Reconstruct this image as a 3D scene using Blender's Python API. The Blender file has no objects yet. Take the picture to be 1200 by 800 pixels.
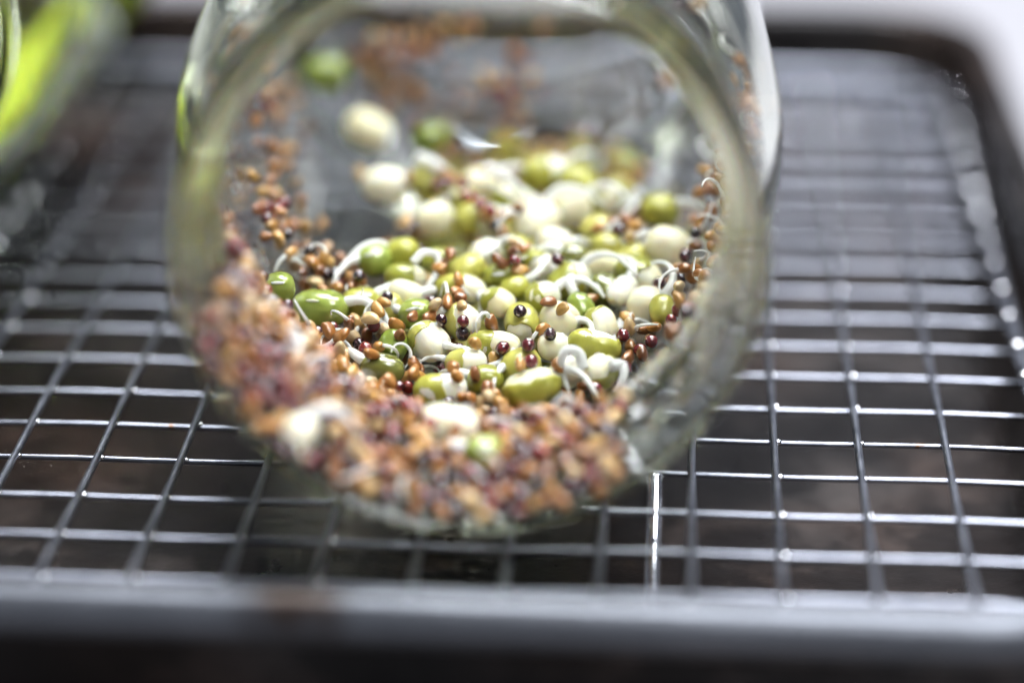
import bpy, bmesh, math, random
import numpy as np
from mathutils import Vector, Matrix

random.seed(7)
rng = np.random.default_rng(11)
S = 0.01                       # everything below is written in centimetres, built in metres
scene = bpy.context.scene
col = scene.collection

# ------------------------------------------------------------------ camera
PITCH, YAW, FPX = math.radians(22.6), math.radians(3.7), 3175.0
CAM = np.array([1.927, -29.803, 13.55])
FW = np.array([-math.sin(YAW) * math.cos(PITCH), math.cos(YAW) * math.cos(PITCH), -math.sin(PITCH)])
RT = np.array([math.cos(YAW), math.sin(YAW), 0.0])
UP = np.cross(RT, FW)
cam_data = bpy.data.cameras.new('camera')
cam = bpy.data.objects.new('camera', cam_data)
col.objects.link(cam)
cam.location = Vector(CAM * S)
cam.rotation_euler = (math.pi / 2 - PITCH, 0, YAW)
cam_data.sensor_width = 36.0
cam_data.lens = 36.0 * FPX / 1200.0
cam_data.clip_start = 0.01
cam_data.clip_end = 50.0
cam_data.dof.use_dof = True
cam_data.dof.focus_distance = 32.2 * S
cam_data.dof.aperture_fstop = 5.0
scene.camera = cam

# ------------------------------------------------------------------ world, lamps, exposure
world = bpy.data.worlds.new('World')
scene.world = world
world.use_nodes = True
wn = world.node_tree.nodes['Background']
wn.inputs['Color'].default_value = (0.74, 0.82, 1.0, 1)
wn.inputs['Strength'].default_value = 0.11


def window_lamp(name, loc, target, sx, sy, power, colour):
    d = bpy.data.lights.new(name, 'AREA')
    d.shape = 'RECTANGLE'
    d.size, d.size_y = sx, sy
    d.energy = power
    d.color = colour
    o = bpy.data.objects.new(name, d)
    col.objects.link(o)
    o.location = loc
    o.rotation_euler = (Vector(target) - Vector(loc)).to_track_quat('-Z', 'Y').to_euler()
    return o


# a window with two panes behind and above the tray, a little to the right
window_lamp('window_pane_light', (-0.08, 0.40, 1.10), (0.0, 0.03, 0.0), 0.36, 0.66, 21.0, (0.91, 0.94, 1.0))
window_lamp('window_pane_light', (0.38, 0.36, 1.07), (0.0, 0.03, 0.0), 0.36, 0.66, 22.0, (0.91, 0.94, 1.0))
# a smaller window on the right, nearer the camera
window_lamp('side_window_light', (0.36, -0.42, 0.95), (0.0, 0.0, 0.0), 0.34, 0.50, 11.0, (0.91, 0.94, 1.0))

scene.view_settings.view_transform = 'Standard'
scene.view_settings.look = 'None'
scene.view_settings.gamma = 1.0
scene.view_settings.exposure = 0.75
scene.render.engine = 'CYCLES'
cy = scene.cycles
cy.use_denoising = True
cy.max_bounces = 11
cy.use_adaptive_sampling = True
cy.adaptive_threshold = 0.03
cy.diffuse_bounces = 3
cy.glossy_bounces = 6
cy.transmission_bounces = 10
cy.transparent_max_bounces = 12
cy.caustics_reflective = True
cy.caustics_refractive = True
cy.blur_glossy = 0.4
cy.sample_clamp_indirect = 8.0


# ------------------------------------------------------------------ helpers
def ray(x, y):
    return FW + RT * (x - 600) / FPX + UP * (400 - y) / FPX


def at_z(x, y, z):
    d = ray(x, y)
    return CAM + d * ((z - CAM[2]) / d[2])


def at_depth(x, y, dist):
    return CAM + ray(x, y) * dist


def depth_of(p):
    return float((np.asarray(p) - CAM) @ FW)


def mesh_from(verts, faces, smooth=True, name='mesh'):
    me = bpy.data.meshes.new(name)
    v = np.asarray(verts, dtype=np.float64) * S
    me.from_pydata(v.tolist(), [], [tuple(int(i) for i in f) for f in faces])
    if smooth:
        me.polygons.foreach_set('use_smooth', [True] * len(me.polygons))
    me.update()
    return me


def add(name, me, mat, parent=None, loc=(0, 0, 0)):
    o = bpy.data.objects.new(name, me)
    col.objects.link(o)
    if mat is not None and len(me.materials) == 0:
        me.materials.append(mat)
    o.location = Vector(loc) * S
    if parent is not None:
        o.parent = parent
    return o


def empty(name, loc=(0, 0, 0)):
    o = bpy.data.objects.new(name, None)
    col.objects.link(o)
    o.empty_display_size = 0.005
    o.location = Vector(loc) * S
    return o


def tag(o, label, cat, group=None, kind=None):
    o['label'] = label
    o['category'] = cat
    if group:
        o['group'] = group
    if kind:
        o['kind'] = kind
    return o


def tube(points, radii, seg=12, cap=True):
    """round tube along a polyline, hemispherical-ish closed ends"""
    P = [np.asarray(p, float) for p in points]
    n = len(P)
    V, F = [], []
    t0 = P[1] - P[0]
    t0 /= np.linalg.norm(t0)
    ref = np.array([0, 0, 1.0]) if abs(t0[2]) < 0.9 else np.array([1.0, 0, 0])
    a = np.cross(t0, ref)
    a /= np.linalg.norm(a)
    for i in range(n):
        t = P[min(i + 1, n - 1)] - P[max(i - 1, 0)]
        t /= np.linalg.norm(t)
        a = a - t * (a @ t)
        a /= np.linalg.norm(a)
        b = np.cross(t, a)
        for k in range(seg):
            w = 2 * math.pi * k / seg
            V.append(P[i] + radii[i] * (math.cos(w) * a + math.sin(w) * b))
    for i in range(n - 1):
        for k in range(seg):
            F.append((i * seg + k, i * seg + (k + 1) % seg, (i + 1) * seg + (k + 1) % seg, (i + 1) * seg + k))
    if cap:
        F.append(tuple(range(seg))[::-1])
        F.append(tuple((n - 1) * seg + k for k in range(seg)))
    return V, F


def catmull(pts, sub=6):
    pts = [np.asarray(p, float) for p in pts]
    ext = [2 * pts[0] - pts[1]] + pts + [2 * pts[-1] - pts[-2]]
    out = []
    for i in range(1, len(ext) - 2):
        p0, p1, p2, p3 = ext[i - 1:i + 3]
        for k in range(sub):
            t = k / sub
            out.append(0.5 * ((2 * p1) + (-p0 + p2) * t + (2 * p0 - 5 * p1 + 4 * p2 - p3) * t * t + (-p0 + 3 * p1 - 3 * p2 + p3) * t ** 3))
    out.append(pts[-1])
    return out


# ------------------------------------------------------------------ materials
def new_mat(name):
    m = bpy.data.materials.new(name)
    m.use_nodes = True
    nt = m.node_tree
    b = nt.nodes['Principled BSDF']
    return m, nt, b


def noise(nt, scale, detail=4, rough=0.6, coord='Object'):
    tc = nt.nodes.new('ShaderNodeTexCoord')
    n = nt.nodes.new('ShaderNodeTexNoise')
    n.inputs['Scale'].default_value = scale
    n.inputs['Detail'].default_value = detail
    n.inputs['Roughness'].default_value = rough
    nt.links.new(tc.outputs[coord], n.inputs['Vector'])
    return n


def ramp(nt, fac, stops):
    r = nt.nodes.new('ShaderNodeValToRGB')
    e = r.color_ramp.elements
    while len(e) < len(stops):
        e.new(0.5)
    for i, (p, c) in enumerate(stops):
        e[i].position = p
        e[i].color = (*c, 1)
    nt.links.new(fac, r.inputs['Fac'])
    return r


def mixc(nt, fac, a, b, mode='MIX'):
    m = nt.nodes.new('ShaderNodeMix')
    m.data_type = 'RGBA'
    m.blend_type = mode
    for sock, v in ((m.inputs[0], fac), (m.inputs[6], a), (m.inputs[7], b)):
        if isinstance(v, bpy.types.NodeSocket):
            nt.links.new(v, sock)
        elif isinstance(v, (int, float)):
            sock.default_value = v
        else:
            sock.default_value = (*v, 1)
    return m.outputs[2]


def bump(nt, b, height, strength=0.2, dist=0.0002):
    n = nt.nodes.new('ShaderNodeBump')
    n.inputs['Strength'].default_value = strength
    n.inputs['Distance'].default_value = dist
    nt.links.new(height, n.inputs['Height'])
    nt.links.new(n.outputs['Normal'], b.inputs['Normal'])


def random_value(nt):
    """one random number per object and per loose piece of a mesh"""
    oi = nt.nodes.new('ShaderNodeObjectInfo')
    ge = nt.nodes.new('ShaderNodeNewGeometry')
    ad = nt.nodes.new('ShaderNodeMath')
    ad.operation = 'ADD'
    nt.links.new(oi.outputs['Random'], ad.inputs[0])
    nt.links.new(ge.outputs['Random Per Island'], ad.inputs[1])
    fr = nt.nodes.new('ShaderNodeMath')
    fr.operation = 'FRACT'
    nt.links.new(ad.outputs[0], fr.inputs[0])
    return fr.outputs[0]


def seed_material(name, stops, rough=0.28, sss=0.15, coat=0.6, spot=(0.25, 900), radius=(0.5, 0.35, 0.15)):
    m, nt, b = new_mat(name)
    r = ramp(nt, random_value(nt), stops)
    n = noise(nt, spot[1], 5, 0.65)
    dark = ramp(nt, n.outputs['Fac'], [(0.30, (1 - spot[0],) * 3), (0.70, (1, 1, 1))])
    c = mixc(nt, 1.0, r.outputs['Color'], dark.outputs['Color'], 'MULTIPLY')
    nt.links.new(c, b.inputs['Base Color'])
    b.inputs['Roughness'].default_value = rough
    if sss > 0:
        b.inputs['Subsurface Weight'].default_value = sss
        b.inputs['Subsurface Radius'].default_value = radius
        b.inputs['Subsurface Scale'].default_value = 0.002
    b.inputs['Coat Weight'].default_value = coat
    b.inputs['Coat Roughness'].default_value = 0.06
    bump(nt, b, n.outputs['Fac'], 0.30, 0.0002)
    return m


M = {}
M['skin'] = seed_material('mung_skin', [(0.0, (0.26, 0.27, 0.03)), (0.35, (0.36, 0.355, 0.04)), (0.7, (0.43, 0.41, 0.06)), (1.0, (0.52, 0.48, 0.11))], 0.34, 0.0, 0.5, (0.25, 700))
M['skin_dark'] = seed_material('mung_skin_dark', [(0.0, (0.13, 0.132, 0.026)), (1.0, (0.18, 0.19, 0.035))], 0.22, 0.0, 0.8, (0.25, 700))
M['skin_fresh'] = seed_material('mung_skin_fresh', [(0.0, (0.20, 0.26, 0.035)), (1.0, (0.30, 0.36, 0.06))], 0.22, 0.0, 0.8, (0.2, 700))
M['cotyledon'] = seed_material('cotyledon', [(0.0, (0.86, 0.80, 0.55)), (0.5, (0.90, 0.86, 0.68)), (1.0, (0.92, 0.90, 0.80))], 0.30, 0.5, 0.5, (0.06, 500), (0.6, 0.5, 0.3))
M['root'] = seed_material('sprout_root', [(0.0, (0.90, 0.90, 0.86)), (1.0, (0.94, 0.94, 0.92))], 0.30, 0.0, 0.5, (0.05, 600), (0.6, 0.55, 0.45))
M['tan'] = seed_material('tan_seed', [(0.0, (0.17, 0.052, 0.013)), (0.25, (0.31, 0.115, 0.022)), (0.5, (0.42, 0.185, 0.036)), (0.72, (0.52, 0.29, 0.08)), (0.88, (0.64, 0.47, 0.25)), (1.0, (0.24, 0.05, 0.025))], 0.32, 0.0, 0.45, (0.35, 900))
M['red'] = seed_material('red_seed', [(0.0, (0.022, 0.006, 0.010)), (0.4, (0.075, 0.009, 0.016)), (0.75, (0.15, 0.014, 0.018)), (1.0, (0.26, 0.03, 0.02))], 0.18, 0.0, 0.9, (0.2, 900))


def glass_material(name, tint, absorb, density, ior=1.5):
    m = bpy.data.materials.new(name)
    m.use_nodes = True
    nt = m.node_tree
    nt.nodes.remove(nt.nodes['Principled BSDF'])
    out = nt.nodes['Material Output']
    g = nt.nodes.new('ShaderNodeBsdfGlass')
    g.inputs['Color'].default_value = (*tint, 1)
    g.inputs['Roughness'].default_value = 0.0
    g.inputs['IOR'].default_value = ior
    nt.links.new(g.outputs[0], out.inputs['Surface'])
    if density > 0:
        v = nt.nodes.new('ShaderNodeVolumeAbsorption')
        v.inputs['Color'].default_value = (*absorb, 1)
        v.inputs['Density'].default_value = density
        nt.links.new(v.outputs[0], out.inputs['Volume'])
    return m, nt, g


M['glass'], gnt, gg = glass_material('jar_glass', (0.99, 0.995, 0.985), (0.78, 0.86, 0.34), 19.0)
gn = noise(gnt, 60, 2, 0.5)
gb = gnt.nodes.new('ShaderNodeBump')
gb.inputs['Strength'].default_value = 0.12
gb.inputs['Distance'].default_value = 0.001
gnt.links.new(gn.outputs['Fac'], gb.inputs['Height'])
gnt.links.new(gb.outputs['Normal'], gg.inputs['Normal'])
M['water'], _, _ = glass_material('water', (1, 1, 1), (1, 1, 1), 0, 1.33)

# wire: bright galvanised steel with a few rust freckles
m, nt, b = new_mat('wire_steel')
M['wire'] = m
b.inputs['Metallic'].default_value = 1.0
n = noise(nt, 260, 4, 0.6, 'Generated')
tc = nt.nodes.new('ShaderNodeTexCoord')
ge = nt.nodes.new('ShaderNodeNewGeometry')
for nn in [x for x in nt.nodes if x.type == 'TEX_NOISE']:
    nt.links.new(ge.outputs['Position'], nn.inputs['Vector'])
rust = nt.nodes.new('ShaderNodeTexNoise')
rust.inputs['Scale'].default_value = 420
rust.inputs['Detail'].default_value = 3
nt.links.new(ge.outputs['Position'], rust.inputs['Vector'])
rm = ramp(nt, rust.outputs['Fac'], [(0.70, (0, 0, 0)), (0.76, (0.8, 0.8, 0.8))])
base = ramp(nt, n.outputs['Fac'], [(0.3, (0.17, 0.177, 0.205)), (0.7, (0.26, 0.27, 0.305))])
c = mixc(nt, rm.outputs['Color'], base.outputs['Color'], (0.24, 0.11, 0.035))
nt.links.new(c, b.inputs['Base Color'])
rr = nt.nodes.new('ShaderNodeMapRange')
rr.inputs['To Min'].default_value = 0.24
rr.inputs['To Max'].default_value = 0.42
nt.links.new(n.outputs['Fac'], rr.inputs['Value'])
nt.links.new(rr.outputs[0], b.inputs['Roughness'])
bump(nt, b, n.outputs['Fac'], 0.25, 0.0002)

m, nt, b = new_mat('chrome')
M['chrome'] = m
b.inputs['Metallic'].default_value = 1.0
b.inputs['Base Color'].default_value = (0.72, 0.72, 0.74, 1)
n = noise(nt, 400, 3, 0.5)
b.inputs['Roughness'].default_value = 0.12
bump(nt, b, n.outputs['Fac'], 0.08, 0.0001)

# tray: dark baked-on steel with brown stains
m, nt, b = new_mat('tray_steel')
M['tray'] = m
b.inputs['Metallic'].default_value = 0.45
b.inputs['Specular Tint'].default_value = (1, 1, 1, 1)
n1 = noise(nt, 45, 6, 0.7)
n2 = noise(nt, 160, 6, 0.65)
n3 = noise(nt, 18, 3, 0.5)
base = ramp(nt, n1.outputs['Fac'], [(0.32, (0.007, 0.0062, 0.0060)), (0.50, (0.015, 0.0132, 0.0126)), (0.68, (0.060, 0.051, 0.047))])
stain = ramp(nt, n2.outputs['Fac'], [(0.60, (0, 0, 0)), (0.68, (1, 1, 1))])
area = ramp(nt, n3.outputs['Fac'], [(0.45, (0, 0, 0)), (0.62, (1, 1, 1))])
sm = mixc(nt, 1.0, stain.outputs['Color'], area.outputs['Color'], 'MULTIPLY')
c = mixc(nt, sm, base.outputs['Color'], (0.007, 0.004, 0.003))
brown = mixc(nt, area.outputs['Color'], c, (0.90, 0.66, 0.54), 'MULTIPLY')
# a rusty patch burnt onto the front rim
tcr = nt.nodes.new('ShaderNodeTexCoord')
dist = nt.nodes.new('ShaderNodeVectorMath')
dist.operation = 'DISTANCE'
dist.inputs[1].default_value = (-0.0185, -0.0555, 0.006)
nt.links.new(tcr.outputs['Object'], dist.inputs[0])
dn = nt.nodes.new('ShaderNodeMath')
dn.operation = 'MULTIPLY_ADD'
dn.inputs[1].default_value = 0.010
nt.links.new(n2.outputs['Fac'], dn.inputs[0])
nt.links.new(dist.outputs['Value'], dn.inputs[2])
patch = ramp(nt, dn.outputs[0], [(0.0085, (1, 1, 1)), (0.0115, (0, 0, 0))])
brown = mixc(nt, patch.outputs['Color'], brown, (0.020, 0.013, 0.010))
# window reflection along the front rim, painted in as a lighter bluish colour
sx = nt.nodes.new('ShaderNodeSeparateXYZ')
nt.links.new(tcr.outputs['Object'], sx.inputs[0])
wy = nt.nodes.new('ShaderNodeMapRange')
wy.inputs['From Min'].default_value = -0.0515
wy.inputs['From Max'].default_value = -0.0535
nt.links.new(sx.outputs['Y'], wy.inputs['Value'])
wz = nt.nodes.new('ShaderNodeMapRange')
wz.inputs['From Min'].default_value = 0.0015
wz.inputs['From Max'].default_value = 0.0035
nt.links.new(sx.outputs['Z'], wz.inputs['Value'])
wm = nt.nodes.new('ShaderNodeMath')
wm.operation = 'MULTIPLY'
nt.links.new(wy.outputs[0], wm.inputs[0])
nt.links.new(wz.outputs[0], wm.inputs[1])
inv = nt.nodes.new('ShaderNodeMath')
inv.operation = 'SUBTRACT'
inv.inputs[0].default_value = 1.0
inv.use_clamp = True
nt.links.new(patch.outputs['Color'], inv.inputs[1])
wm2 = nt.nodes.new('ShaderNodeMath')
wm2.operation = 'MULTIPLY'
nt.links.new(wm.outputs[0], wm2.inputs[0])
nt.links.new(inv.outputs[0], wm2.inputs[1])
rim_sheen = ramp(nt, n1.outputs['Fac'], [(0.3, (0.050, 0.053, 0.060)), (0.7, (0.080, 0.084, 0.094))])
brown = mixc(nt, wm2.outputs[0], brown, rim_sheen.outputs['Color'])
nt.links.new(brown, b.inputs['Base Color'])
rr = nt.nodes.new('ShaderNodeMapRange')
rr.inputs['To Min'].default_value = 0.20
rr.inputs['To Max'].default_value = 0.42
b.inputs['Specular IOR Level'].default_value = 0.18
nt.links.new(n2.outputs['Fac'], rr.inputs['Value'])
nt.links.new(rr.outputs[0], b.inputs['Roughness'])
bump(nt, b, n2.outputs['Fac'], 0.3, 0.0004)

m, nt, b = new_mat('countertop')
M['counter'] = m
n = noise(nt, 30, 5, 0.6)
r = ramp(nt, n.outputs['Fac'], [(0.3, (0.145, 0.142, 0.149)), (0.7, (0.17, 0.166, 0.174))])
nt.links.new(r.outputs['Color'], b.inputs['Base Color'])
b.inputs['Roughness'].default_value = 0.5

m, nt, b = new_mat('lime_leaf')
M['lime'] = m
n = noise(nt, 200, 5, 0.6)
r = ramp(nt, n.outputs['Fac'], [(0.3, (0.36, 0.45, 0.008)), (0.7, (0.56, 0.64, 0.02))])
nt.links.new(r.outputs['Color'], b.inputs['Base Color'])
b.inputs['Roughness'].default_value = 0.4
b.inputs['Transmission Weight'].default_value = 0.0
b.inputs['Subsurface Weight'].default_value = 0.4
b.inputs['Subsurface Radius'].default_value = (0.6, 0.8, 0.1)
b.inputs['Subsurface Scale'].default_value = 0.004

for key, amount, tcol in (('root', 0.28, (0.95, 0.95, 0.92)), ('cotyledon', 0.16, (0.95, 0.90, 0.70)), ('skin', 0.10, (0.55, 0.60, 0.08)), ('skin_fresh', 0.10, (0.45, 0.58, 0.10))):
    nt = M[key].node_tree
    pb = nt.nodes['Principled BSDF']
    tr = nt.nodes.new('ShaderNodeBsdfTranslucent')
    tr.inputs['Color'].default_value = (*tcol, 1)
    mx = nt.nodes.new('ShaderNodeMixShader')
    mx.inputs[0].default_value = amount
    nt.links.new(pb.outputs[0], mx.inputs[1])
    nt.links.new(tr.outputs[0], mx.inputs[2])
    nt.links.new(mx.outputs[0], nt.nodes['Material Output'].inputs['Surface'])

# ------------------------------------------------------------------ countertop and tray
FLOOR_Z = -1.45
me = mesh_from([(-150, -90, -1.62), (150, -90, -1.62), (150, 120, -1.62), (-150, 120, -1.62)], [(0, 1, 2, 3)], False, 'countertop')
o = add('countertop', me, M['counter'])
o['kind'] = 'structure'
o['label'] = 'pale lilac grey countertop under the tray'


def rounded_rect(x0, x1, y0, y1, r, k=10):
    pts = []
    for cx, cy_, a0 in ((x1 - r, y0 + r, -90), (x1 - r, y1 - r, 0), (x0 + r, y1 - r, 90), (x0 + r, y0 + r, 180)):
        for i in range(k + 1):
            a = math.radians(a0 + 90 * i / k)
            pts.append((cx + r * math.cos(a), cy_ + r * math.sin(a)))
    return pts


TX0, TX1, TY0, TY1 = -25.0, 7.28, -5.85, 17.3
prof = []            # (inset from the outer rectangle, height)
RZ, RR = 0.36, 0.28
for a in range(-150, 171, 20):      # the rolled rim, from its tucked-under outer lip over the top to the inside
    aa = math.radians(a)
    # angle 0 = outermost, 90 = top
    prof.append((RR - RR * math.cos(math.radians(a)), RZ + RR * math.sin(aa)))
prof += [(0.60, 0.05), (0.70, -0.45), (0.90, -1.0), (1.0, -1.22), (1.15, -1.37), (1.4, FLOOR_Z), (2.2, FLOOR_Z)]
V, F = [], []
rings = []
for d, z in prof:
    rc = max(2.3 - d, 0.5)
    ring = rounded_rect(TX0 + d, TX1 - d, TY0 + d, TY1 - d, rc)
    rings.append(len(V))
    V += [(x, y, z) for x, y in ring]
N = 44
for i in range(len(prof) - 1):
    for k in range(N):
        F.append((rings[i] + k, rings[i] + (k + 1) % N, rings[i + 1] + (k + 1) % N, rings[i + 1] + k))
F.append(tuple(rings[-1] + k for k in range(N)))
# underside
for d, z in [(1.5, FLOOR_Z - 0.12), (1.1, -1.40), (0.98, -1.1), (0.78, -0.4), (0.66, 0.0)]:
    ring = rounded_rect(TX0 + d, TX1 - d, TY0 + d, TY1 - d, max(2.3 - d, 0.5))
    rings.append(len(V))
    V += [(x, y, z) for x, y in ring]
i0 = len(prof)
F.append(tuple(rings[i0] + k for k in range(N))[::-1])
for i in range(i0, len(rings) - 1):
    for k in range(N):
        F.append((rings[i] + k, rings[i] + (k + 1) % N, rings[i + 1] + (k + 1) % N, rings[i + 1] + k))
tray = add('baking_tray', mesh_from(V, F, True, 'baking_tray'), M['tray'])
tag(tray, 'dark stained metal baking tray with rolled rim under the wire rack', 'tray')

# ------------------------------------------------------------------ wire rack
rack = tag(empty('cooling_rack', (-8, 4, FLOOR_Z)), 'silver wire cooling rack standing in the dark tray', 'cooling rack')


def part(name, me, mat, loc, parent=rack, rot=None):
    o = add(name, me, mat, parent)
    o.location = Vector(loc) * S - parent.location
    if rot is not None:
        o.rotation_euler = rot
    return o


RX0, RX1, RYA, RYB = -23.9, 6.40, -5.0, 14.85
R_LONG, R_CROSS = 0.047, 0.036
npts = 40
V, F = tube([(0, RYA + (RYB - RYA) * i / npts - 4.9, 0.02 * math.sin(i * 0.7)) for i in range(npts + 1)], [R_LONG] * (npts + 1), 10)
me_long = mesh_from(V, F, True, 'long_wire')
npts = 60
V, F = tube([(RX0 + (RX1 - RX0) * i / npts + 8.75, 0.012 * math.sin(i * 0.5), 0.010 * math.sin(i * 0.9)) for i in range(npts + 1)], [R_CROSS] * (npts + 1), 10)
me_cross = mesh_from(V, F, True, 'cross_wire')
x = 0.18 - 24
xs = [0.17 + k for k in range(-24, 6)]
for x in xs:
    part('wire', me_long, M['wire'], (x + random.uniform(-0.03, 0.03), 4.9, 0.0), rot=(0, 0, random.uniform(-0.003, 0.003)))
y = -4.10
k = 0
while y < 14.6:
    part('cross_wire', me_cross, M['wire'], (-8.75, y + random.uniform(-0.04, 0.04), -(R_LONG + R_CROSS) + 0.008), rot=(0, 0, random.uniform(-0.001, 0.001)))
    y += 1.0
fr = rounded_rect(RX0, RX1, RYA, RYB, 1.6, 8)
V, F = tube([(px, py, -0.03) for px, py in fr] + [(fr[0][0], fr[0][1], -0.03)], [0.10] * (len(fr) + 1), 12, False)
part('edge_wire', mesh_from([(a[0] + 8, a[1] - 4, a[2] - FLOOR_Z) for a in V], F, True, 'edge_wire'), M['wire'], (-8, 4, FLOOR_Z))


bm_ = bmesh.new()
bmesh.ops.create_icosphere(bm_, subdivisions=2, radius=0.001)
me_bead = bpy.data.meshes.new('weld_bead')
bm_.to_mesh(me_bead)
bm_.free()
me_bead.polygons.foreach_set('use_smooth', [True] * len(me_bead.polygons))
me_bead.materials.append(M['chrome'])
ys = [-4.10 + k for k in range(19)]


def bead(x_, y_, z_, r_):
    o_ = part('weld_bead', me_bead, None, (x_, y_, z_))
    o_.scale = (r_ * 12, r_ * 10, r_ * 8)


for y_ in ys:
    bead(RX1 - 0.03, y_ + random.uniform(-0.04, 0.04), 0.035, random.uniform(0.045, 0.08))
    for x_ in xs:
        if -7.9 < x_ < 5.5:
            bead(x_ + 0.03, y_ + random.uniform(-0.03, 0.03), -0.045, random.uniform(0.025, 0.045) if x_ > -7.5 else random.uniform(0.07, 0.11) if y_ < 8 else random.uniform(0.06, 0.10))


def leg_mesh():
    pts, rad = [], []
    for i in range(7):
        a = math.pi / 2 * i / 6
        pts.append((0, 0, FLOOR_Z + 0.004 + 0.10 * (1 - math.cos(a))))
        rad.append(max(0.10 * math.sin(a), 0.012))
    pts.append((0, 0, -0.6))
    rad.append(0.10)
    for i in range(7):
        a = math.pi / 2 * i / 6
        pts.append((0, 0, -0.10 + 0.05 * math.sin(a)))
        rad.append(max(0.10 * math.cos(a), 0.012))
    pts = [(0, (z_ + 0.10) * 0.85, z_) for _, _, z_ in pts]     # splayed towards the front
    return mesh_from(*tube(pts, rad, 20), True, 'leg')


me_leg = leg_mesh()
for lx, ly in ((1.75, -1.12), (1.75, 10.9), (-18.3, -1.12), (-18.3, 10.9)):
    part('leg', me_leg, M['chrome'], (lx, ly + 0.0, 0))

# ------------------------------------------------------------------ jar geometry (lathe about its own axis)
AXIS_Z = 3.53 + 0.047
JAR_YAW = math.atan2(0.0428, 0.999)        # turned a little to the left going away
JAR_O = at_z(547, 312, AXIS_Z)             # centre of the mouth
JU = np.array([math.cos(JAR_YAW), math.sin(JAR_YAW), 0])
JW = np.array([-math.sin(JAR_YAW), math.cos(JAR_YAW), 0])
OUTER = [(2.985, 0.012), (3.01, 0.0), (3.045, 0.012), (3.08, 0.05), (3.108, 0.11), (3.124, 0.18), (3.13, 0.26), (3.12, 0.36), (3.06, 0.44)]
OUTER += [(3.01, 0.50 + 0.06 * i) for i in range(15)]
OUTER += [(3.01, 1.40), (3.05, 1.48), (3.09, 1.56), (3.09, 1.66), (3.03, 1.76), (3.03, 1.86), (3.08, 2.02), (3.17, 2.28), (3.27, 2.58), (3.37, 2.92), (3.45, 3.28), (3.50, 3.68), (3.525, 4.1), (3.53, 4.6), (3.53, 6.0), (3.53, 8.0), (3.53, 10.0), (3.53, 10.9), (3.525, 11.35), (3.49, 11.62), (3.38, 11.82), (3.18, 11.93), (2.90, 11.95), (2.55, 11.90), (2.2, 11.72), (1.6, 11.62), (0.8, 11.58), (0.0, 11.57)]
INNER = [(2.965, 0.06), (2.93, 0.16), (2.88, 0.32), (2.80, 0.6), (2.73, 1.0), (2.70, 1.4), (2.70, 1.7), (2.78, 2.0), (2.88, 2.3), (2.99, 2.62), (3.09, 2.95), (3.17, 3.30), (3.23, 3.7), (3.265, 4.1), (3.28, 4.6), (3.28, 6.0), (3.28, 8.0), (3.28, 10.0), (3.28, 10.85), (3.26, 11.0), (3.19, 11.12), (3.08, 11.20), (2.9, 11.22), (2.2, 11.22), (1.6, 11.18), (0.8, 11.16), (0.0, 11.15)]
IN_W = np.array([p[1] for p in INNER[:19]])
IN_R = np.array([p[0] for p in INNER[:19]])


def rin(w):
    return np.interp(w, IN_W, IN_R)


def lathe_jar(scale=1.0, seg=144, helix=True):
    profile = INNER[::-1] + OUTER
    V, F = [], []
    n_in = len(INNER)
    idx = []
    for j, (r, w) in enumerate(profile):
        if r == 0.0:
            idx.append([len(V)])
            V.append((0, w * scale, 0))
            continue
        row = []
        for k in range(seg):
            th = 2 * math.pi * k / seg
            rr = r
            if helix and j >= n_in and 0.45 < w < 1.42:
                turn = ((w - 0.52) / 0.42 - th / (2 * math.pi)) % 1.0
                dd = min(turn, 1 - turn)
                rr += 0.07 * math.exp(-(dd / 0.17) ** 2) * min(1, (w - 0.45) / 0.12, (1.42 - w) / 0.12)
            row.append(len(V))
            V.append((rr * scale * math.sin(th), w * scale, -rr * scale * math.cos(th)))
        idx.append(row)
    for j in range(len(idx) - 1):
        A, B = idx[j], idx[j + 1]
        for k in range(seg):
            k2 = (k + 1) % seg
            if len(A) == 1:
                F.append((A[0], B[k], B[k2]))
            elif len(B) == 1:
                F.append((A[k], B[0], A[k2]))
            else:
                F.append((A[k], B[k], B[k2], A[k2]))
    me = mesh_from(V, F, True, 'glass_jar')
    bm = bmesh.new()
    bm.from_mesh(me)
    bmesh.ops.recalc_face_normals(bm, faces=bm.faces)
    bm.to_mesh(me)
    bm.free()
    return me


jar = add('glass_jar', lathe_jar(), M['glass'], None, JAR_O)
jar.rotation_euler = (0, 0, JAR_YAW)
tag(jar, 'clear glass jar lying on the rack, open mouth facing us, full of sprouts', 'jar')

# the larger jar lying beside it, only its shoulder in view at the top left corner
J2S = 1.20
J2 = np.array([-10.2, 0.9, 3.53 * J2S + 0.047])
jar2 = add('glass_jar', lathe_jar(J2S, 96), M['glass'], None, J2)
tag(jar2, 'larger glass jar with lime green sprouts, cut off by the top corner', 'jar')
V, F = [], []
na, nw = 90, 90
for i in range(nw + 1):
    w = (6.2 + 4.3 * i / nw) * J2S
    for k in range(na + 1):
        th = math.radians(4 + 68 * k / na)
        r = (3.19 + 0.05 * math.sin(k * 0.9 + 2 * math.sin(i * 0.35)) + 0.03 * math.sin(i * 1.3 + k * 0.4)) * J2S
        V.append((r * math.sin(th), w, -r * math.cos(th)))
for i in range(nw):
    for k in range(na):
        a = i * (na + 1) + k
        F.append((a, a + 1, a + na + 2, a + na + 1))
me = mesh_from(V, F, True, 'green_sprouts')
leaf = add('green_sprouts', me, M['lime'], None, J2)
sm_ = leaf.modifiers.new('thickness', 'SOLIDIFY')
sm_.thickness = 0.0015
sm_.offset = -1
tag(leaf, 'lime green sprouts lying along the bottom of the corner jar', 'sprouts', None, 'stuff')

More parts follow.
